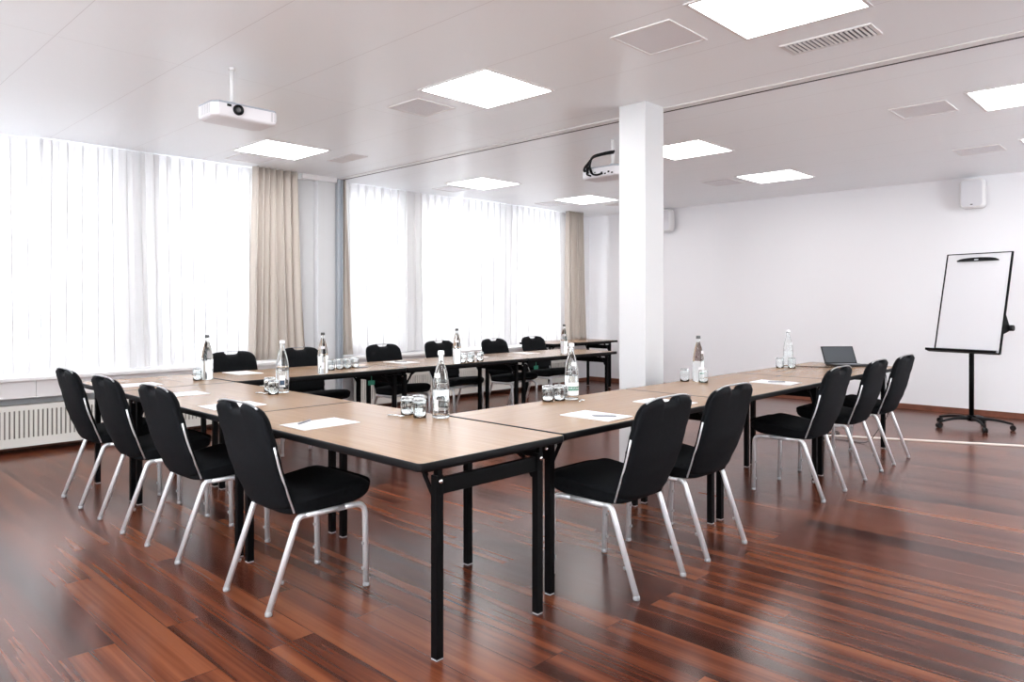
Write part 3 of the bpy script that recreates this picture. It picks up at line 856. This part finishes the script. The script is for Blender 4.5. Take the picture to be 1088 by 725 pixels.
# ------------------------------------------------------------------ projectors
def make_projector(label, x, y, z0, rz, poleoff, zh=.10):
    p = thing('projector', label, 'projector', (x, y, z0), rz)   # origin at the underside centre, lens towards local -y
    W, D, Hh = .21, .125, zh
    m = MB()
    def oc(i, c=.035):
        return [(-W+c+i, -D+i), (W-c*.5-i, -D+i), (W-i, -D+c*.5+i), (W-i, D-c-i), (W-c-i, D-i), (-W+c+i, D-i), (-W+i, D-c-i), (-W+i, -D+c+i)]
    R = [[(a, b, z) for a, b in oc(i)] for i, z in ((.02, 0), (.004, .008), (0, .018), (0, Hh-.014))]
    m.rings(R, smooth=False); m.build('housing', M['projector'], p, bevel=.003)
    m = MB(); m.rings([[(a, b, z) for a, b in oc(i)] for i, z in ((.001, Hh-.0138), (.001, Hh-.004), (.012, Hh))], smooth=False)
    m.build('top_cover', M['projgrey'], p)
    # lens
    lm = Matrix.Translation((-.055, -D, .055)) @ Matrix.Rotation(PI/2, 4, 'X')
    ln = MB().lathe([(.033, 0), (.033, .012), (.030, .016), (.026, .016), (.024, .004), (0, .004)], 24).xf(lm).build('lens', M['blackplastic'], p)
    MB().lathe([(.0195, .0042), (.019, .008), (.012, .013), (0, .015)], 20).xf(lm).build('lens_glass', pmat('lens_glass', (.09, .095, .10), .08), ln)
    MB().box(-.125, -.098, -D-.002, -D, .068, .083).build('sensor_window', M['blackplastic'], p)
    g = MB()
    for k in (0, 1): g.box(W-.045+k*.022, W-.045+.013+k*.022, -D-.0015, -D+.004, .022, .082)
    for k in range(6): g.box(-W-.0012, -W+.003, -D+.05+k*.022, -D+.062+k*.022, .022, .08)
    g.build('air_grille', M['grille'] if False else M['ventgrey'], p)
    g = MB()
    for k in range(5):
        g.box(-.16+k*.038, -.14+k*.038, D, D+.002, .02+(k % 2)*.01, .032+(k % 2)*.014)
    for k in range(3): g.box(.03+k*.04, .05+k*.04, D, D+.002, .045, .052)
    g.build('connector_panel', M['blackplastic'], p)
    g = MB(); g.box(-.05, .05, -.05, .05, Hh, Hh+.008)
    for a, b in ((-.09, -.05), (.09, -.05), (-.09, .06), (.09, .06)): g.bar((0, 0, Hh+.012), (a, b, Hh+.002), .012, .004)
    g.tube([(poleoff, 0, Hh+.004), (poleoff, 0, Hh+.03)], .022, 14)
    g.build('mounting_bracket', M['alu'], p)
    MB().tube([(poleoff, 0, Hh+.02), (poleoff, 0, H-z0-.012)], .014, 14).build('ceiling_pole', M['white'], p)
    MB().tube([(poleoff, 0, H-z0-.012), (poleoff, 0, H-z0)], .021, 16).build('ceiling_rosette', M['white'], p)
    return p
make_projector('white projector hanging from the near ceiling with its lens facing the room', 2.142, 4.49, 2.452, 0, -.035)
pj = make_projector('white projector hanging beside the column with black cables at its back', 5.43, 4.01, 2.452, PI/2, -.065)
c = MB()
ctr = [(fillet([(-.06, .03, .235), (.02, .10, .215), (.10, .16, .19), (.125, .165, .10), (.12, .13, .04)], .06, 6), .011),
       (fillet([(-.055, .035, .22), (.0, .12, .20), (.09, .18, .175), (.15, .175, .09), (.165, .13, .05)], .05, 6), .009),
       (fillet([(.11, .17, .15), (.17, .18, .09), (.19, .16, .06), (.15, .14, .08)], .03, 5), .010),
       (fillet([(.12, .16, .09), (.10, .165, .03), (.05, .15, .015), (.0, .13, .03)], .03, 5), .009),
       (fillet([(.13, .16, .10), (.155, .17, .03), (.13, .13, .02)], .02, 4), .008)]
for q, rr in ctr: c.tube([Vector(p)-Vector((.05, 0, 0)) for p in q], rr, 8)
c.build('cable_bundle', M['blackplastic'], pj)
pj.location.z = 2.452

# ------------------------------------------------------------------ wall speakers
def wall_speaker(y, z, label, plate=0):
    s = thing('wall_speaker', label, 'speaker', (X1, y, z))
    m = MB().rbox(-.125, .125, -.17, .17, 0, .15, r=.05, e=.022, n=6)
    rot = Matrix.Rotation(-PI/2, 4, 'Y')      # local z -> -x
    m.xf(Matrix.Translation((-.05, 0, 0)) @ rot @ Matrix.Rotation(PI/2, 4, 'Z')).build('cabinet', M['white'], s)
    m = MB().rbox(-.105, .105, -.15, .15, .145, .153, r=.04, e=.003, n=6)
    m.xf(Matrix.Translation((-.05, 0, 0)) @ rot @ Matrix.Rotation(PI/2, 4, 'Z')).build('front_grille', pmat('speaker_grille', (.66, .65, .68), .6), s)
    m = MB().box(-.012, 0, -.05, .05, .02, .12).box(-.06, -.01, -.02, .02, .05, .09)
    m.build('bracket', M['white'], s)
    MB().box(-.205, -.2, -.012, .012, -.135, -.125).build('badge', M['blackplastic'], s)
    return s
wall_speaker(2.005, 2.585, 'white wall speaker high on the end wall above the flip chart')
wall_speaker(6.13, 2.60, 'white wall speaker half hidden by the column')

# ------------------------------------------------------------------ flip chart
fc = thing('flip_chart', 'black framed flip chart on a five wheeled stand by the end wall', 'flip chart', (8.90, 1.83, 0))
m = MB().tube([(0, 0, .10), (0, 0, .95)], .024, 16).tube([(0, 0, .07), (0, 0, .13)], .04, 16)
m.build('post', M['blackmetal'], fc)
for k in range(5):
    a = math.radians(66+72*k); ca, sa = math.cos(a), math.sin(a)
    L = .36
    pts = fillet([(0, 0, .095), (ca*L*.5, sa*L*.5, .105), (ca*L, sa*L, .066)], .12, 5)
    n = len(pts); lg = MB().tube(pts, [.020-.007*i/(n-1) for i in range(n)], 8).build('leg', M['blackplastic'], fc)
    w_ = MB()
    ax = Vector((-sa, ca, 0))
    for sgn in (-1, 1):
        p = Vector((ca*L, sa*L, .028)) + ax*sgn*.012
        w_.tube([p - ax*.008, p + ax*.008], .0275, 16)
    w_.tube([(ca*L, sa*L, .03), (ca*L, sa*L, .07)], .008, 8)
    w_.build('caster', M['blackplastic'], lg)
# board: local frame; u along width, v along slope, n normal
def mk(org, u, v):
    u = Vector(u).normalized(); v = Vector(v).normalized(); nn = u.cross(v).normalized()
    return Matrix(((u.x, v.x, nn.x, org[0]), (u.y, v.y, nn.y, org[1]), (u.z, v.z, nn.z, org[2]), (0, 0, 0, 1)))
tilt = Vector((.29, .06, 1.03))
BM = mk((-.195, 0.01, .80), (-.25, -.97, 0), tilt)
BW, BH = .325, 1.075
# normal of (u x v): check it faces the room (-x); v is re-orthogonalised
u_ = Vector((-.25, -.97, 0)).normalized(); v_ = (tilt - u_*tilt.dot(u_)).normalized(); n_ = u_.cross(v_)
BM = Matrix(((u_.x, v_.x, n_.x, -.195), (u_.y, v_.y, n_.y, .01), (u_.z, v_.z, n_.z, .80), (0, 0, 0, 1)))
sgn = 1 if n_.x < 0 else -1
def bb(x0, x1, y0, y1, z0, z1, mb=None):
    mb = mb or MB(); z0, z1 = sorted((sgn*z0, sgn*z1)); mb.box(x0, x1, y0, y1, z0, z1, 0, BM); return mb
m = bb(-BW, -BW+.012, 0, BH, -.016, .006); bb(BW-.014, BW, 0, BH, -.016, .006, m); bb(-BW+.012, BW-.014, BH-.008, BH, -.016, .006, m); bb(-BW+.012, BW-.014, 0, .010, -.016, .006, m)
bb(BW-.075, BW-.0141, BH-.060, BH-.0081, .0, .0055, m) if False else None
m.build('board_frame', M['blackmetal'], fc)
tag(bb(-BW+.012, BW-.014, .010, BH-.008, -.014, .0).build('board', M['board'], fc), 'white writing board')
bb(-BW+.018, BW-.032, .045, BH-.075, .0005, .005).build('paper_pad', M['board'], fc)
# curved clamp
m = MB(); N = 14
pts = []
for k in range(N+1):
    u = -.205 + .41*k/N; pts.append((u, .030*max(0, 1-(u/.205)**2)**.5))
lo = [(u, BH-.082, ) for u, _ in pts]; R = []
for zz in (.005, .022):
    R.append([tuple(BM @ Vector((u, BH-.082+h, sgn*zz))) for u, h in pts] + [tuple(BM @ Vector((u, BH-.090, sgn*zz))) for u, _ in reversed(pts)])
m.rings(R, smooth=False); cl = m.build('paper_clamp', M['blackplastic'], fc)
bb(-.03, .01, BH-.083, BH-.070, .0221, .0226).build('maker_plate', M['alu'], cl)
m = bb(-BW-.05, BW-.005, -.008, .0, 0, .085); bb(-BW-.05, BW-.005, -.008, .016, .080, .087, m)
m.build('pen_tray', M['blackmetal'], fc)
m = bb(-BW+.02, BW-.03, .012, .035, .0005, .012); m.build('tray_rail', M['grille'], fc)
# tilt joint and knob behind the board
m = MB(); jc = BM @ Vector((0, .30, -sgn*.02)); m.tube([(0, 0, .94), tuple(jc)], .02, 10)
m.bar(tuple(BM @ Vector((-.05, .30, -sgn*.022))), tuple(BM @ Vector((BW-.01, .30, -sgn*.022))), .03, .02)
sd = [tuple(BM @ Vector((BW-.03, .20, -sgn*.018))), tuple(BM @ Vector((BW-.03, .27, -sgn*.15))), tuple(BM @ Vector((BW-.03, .33, -sgn*.15))), tuple(BM @ Vector((BW-.03, .46, -sgn*.018)))]
sd2 = [tuple(Vector(p) + u_*.012) for p in sd]
m.rings([sd, sd2], smooth=False)
m.build('tilt_joint', M['blackmetal'], fc)
kc = BM @ Vector((BW-.03, .31, -sgn*.165))
MB().tube([tuple(kc), tuple(kc + u_*.045)], [.032, .030], 16).build('knob', M['blackplastic'], fc)

# ------------------------------------------------------------------ laptop, cables, duct
lp = thing('laptop', 'small open black laptop with dark screen near the end of the right row', 'laptop', (6.93, 2.45, TZ+.0006), math.radians(-131))
MB().rbox(-.02, .17, -.155, .155, 0, .016, r=.012, e=.003).build('base', M['blackplastic'], lp)
MB().box(.02, .10, -.115, .115, .0162, .0175).build('keyboard', M['grille'], lp)
lid = MB().box(-.004, .004, -.155, .155, 0, .175).xf(Matrix.Translation((-.02, 0, .012)) @ Matrix.Rotation(math.radians(-28), 4, 'Y'))
ld = lid.build('lid', M['blackplastic'], lp, bevel=.002)
scr = MB().box(.0042, .0050, -.144, .144, .012, .164).xf(Matrix.Translation((-.02, 0, .012)) @ Matrix.Rotation(math.radians(-28), 4, 'Y'))
scr.build('screen', M['screen'], ld)
def cable(pts, r, label, name='cable', mat='blackplastic'):
    o = MB().tube(fillet(pts, .08, 5), r, 8).build(name, M[mat]); return tag(o, label, 'cable')
z = TZ+.0045
cable([(6.56, 2.79, z), (6.50, 2.66, z), (6.55, 2.48, z), (6.62, 2.42, z), (6.70, 2.40, z+.002)], .0035, 'black cable running over the table from the bottle to the laptop')
cable([(7.10, 2.36, z), (7.16, 2.30, z), (7.19, 2.16, TZ-.03), (7.17, 2.14, .55), (7.17, 2.12, .30), (7.16, 2.3, .005), (7.20, 2.5, .005), (7.2, 2.7, .005)], .0035, 'black laptop cable hanging over the table end down to the floor')
pts = []
for k in range(40):
    a = k*.42; r = .10+.02*math.sin(k*.9); pts.append((7.53+r*math.cos(a), 2.80+1.2*r*math.sin(a), .006+.004*abs(math.sin(k*.35))))
cable(pts, .004, 'coil of black cable on the floor beside the grey duct', 'cable_coil')
d = Vector((.42, -.905, 0)).normalized(); a = Vector((7.24, 2.96, 0))
du = MB().bar(a + Vector((0, 0, .006)), a + d*3.4 + Vector((0, 0, .006)), .055, .012)
tag(du.build('cable_duct', M['duct'], bevel=.004), 'flat pale cable duct running across the floor before the flip chart', 'cable duct')

# ------------------------------------------------------------------ light
wd = bpy.data.worlds.new('overcast_sky'); scn.world = wd; wd.use_nodes = True
bg = wd.node_tree.nodes['Background']; bg.inputs['Color'].default_value = (.93, .97, 1, 1); bg.inputs['Strength'].default_value = 4.4
for a, b in wins:
    l = bpy.data.lights.new('window_portal', 'AREA'); l.shape = 'RECTANGLE'; l.size = b-a; l.size_y = ZT-ZB
    l.cycles.is_portal = True
    o = bpy.data.objects.new('window_portal', l); COL.objects.link(o)
    o.location = ((a+b)/2, Y1+.26, (ZB+ZT)/2); o.rotation_euler = (-PI/2, 0, 0)

for a, b in added_lwins:  # portals for the windows added in the left wall
    l = bpy.data.lights.new('window_portal', 'AREA'); l.shape = 'RECTANGLE'; l.size = ZT-ZB; l.size_y = b-a
    l.cycles.is_portal = True
    o = bpy.data.objects.new('window_portal', l); COL.objects.link(o)
    o.location = (X0-.27, (a+b)/2, (ZB+ZT)/2); o.rotation_euler = (0, -PI/2, 0)
for a, b in added_fwins:  # portal for the window added behind the viewer
    l = bpy.data.lights.new('window_portal', 'AREA'); l.shape = 'RECTANGLE'; l.size = b-a; l.size_y = ZT-ZB
    l.cycles.is_portal = True
    o = bpy.data.objects.new('window_portal', l); COL.objects.link(o)
    o.location = ((a+b)/2, Y0-.27, (ZB+ZT)/2); o.rotation_euler = (PI/2, 0, 0)
# ------------------------------------------------------------------ camera
cam = bpy.data.cameras.new('camera'); co = bpy.data.objects.new('camera', cam); COL.objects.link(co)
cam.sensor_width = 36; cam.sensor_fit = 'HORIZONTAL'; cam.lens = 774.4/1088*36
cam.shift_y = -(362.5-323.5)/1088; cam.clip_start = .05; cam.clip_end = 200
co.location = (0, 0, 1.30); co.rotation_euler = (PI/2, 0, math.radians(43.85)-PI/2)
scn.camera = co
scn.view_settings.view_transform = 'Standard'; scn.view_settings.look = 'None'
scn.view_settings.exposure = 1.88; scn.view_settings.gamma = 1; scn.view_settings.use_curve_mapping = False
scn.cycles.use_denoising = True
scn.cycles.max_bounces = 10; scn.cycles.diffuse_bounces = 6; scn.cycles.glossy_bounces = 5
scn.cycles.transmission_bounces = 8; scn.cycles.transparent_max_bounces = 12
scn.cycles.caustics_reflective = False; scn.cycles.caustics_refractive = True
scn.cycles.sample_clamp_indirect = 8
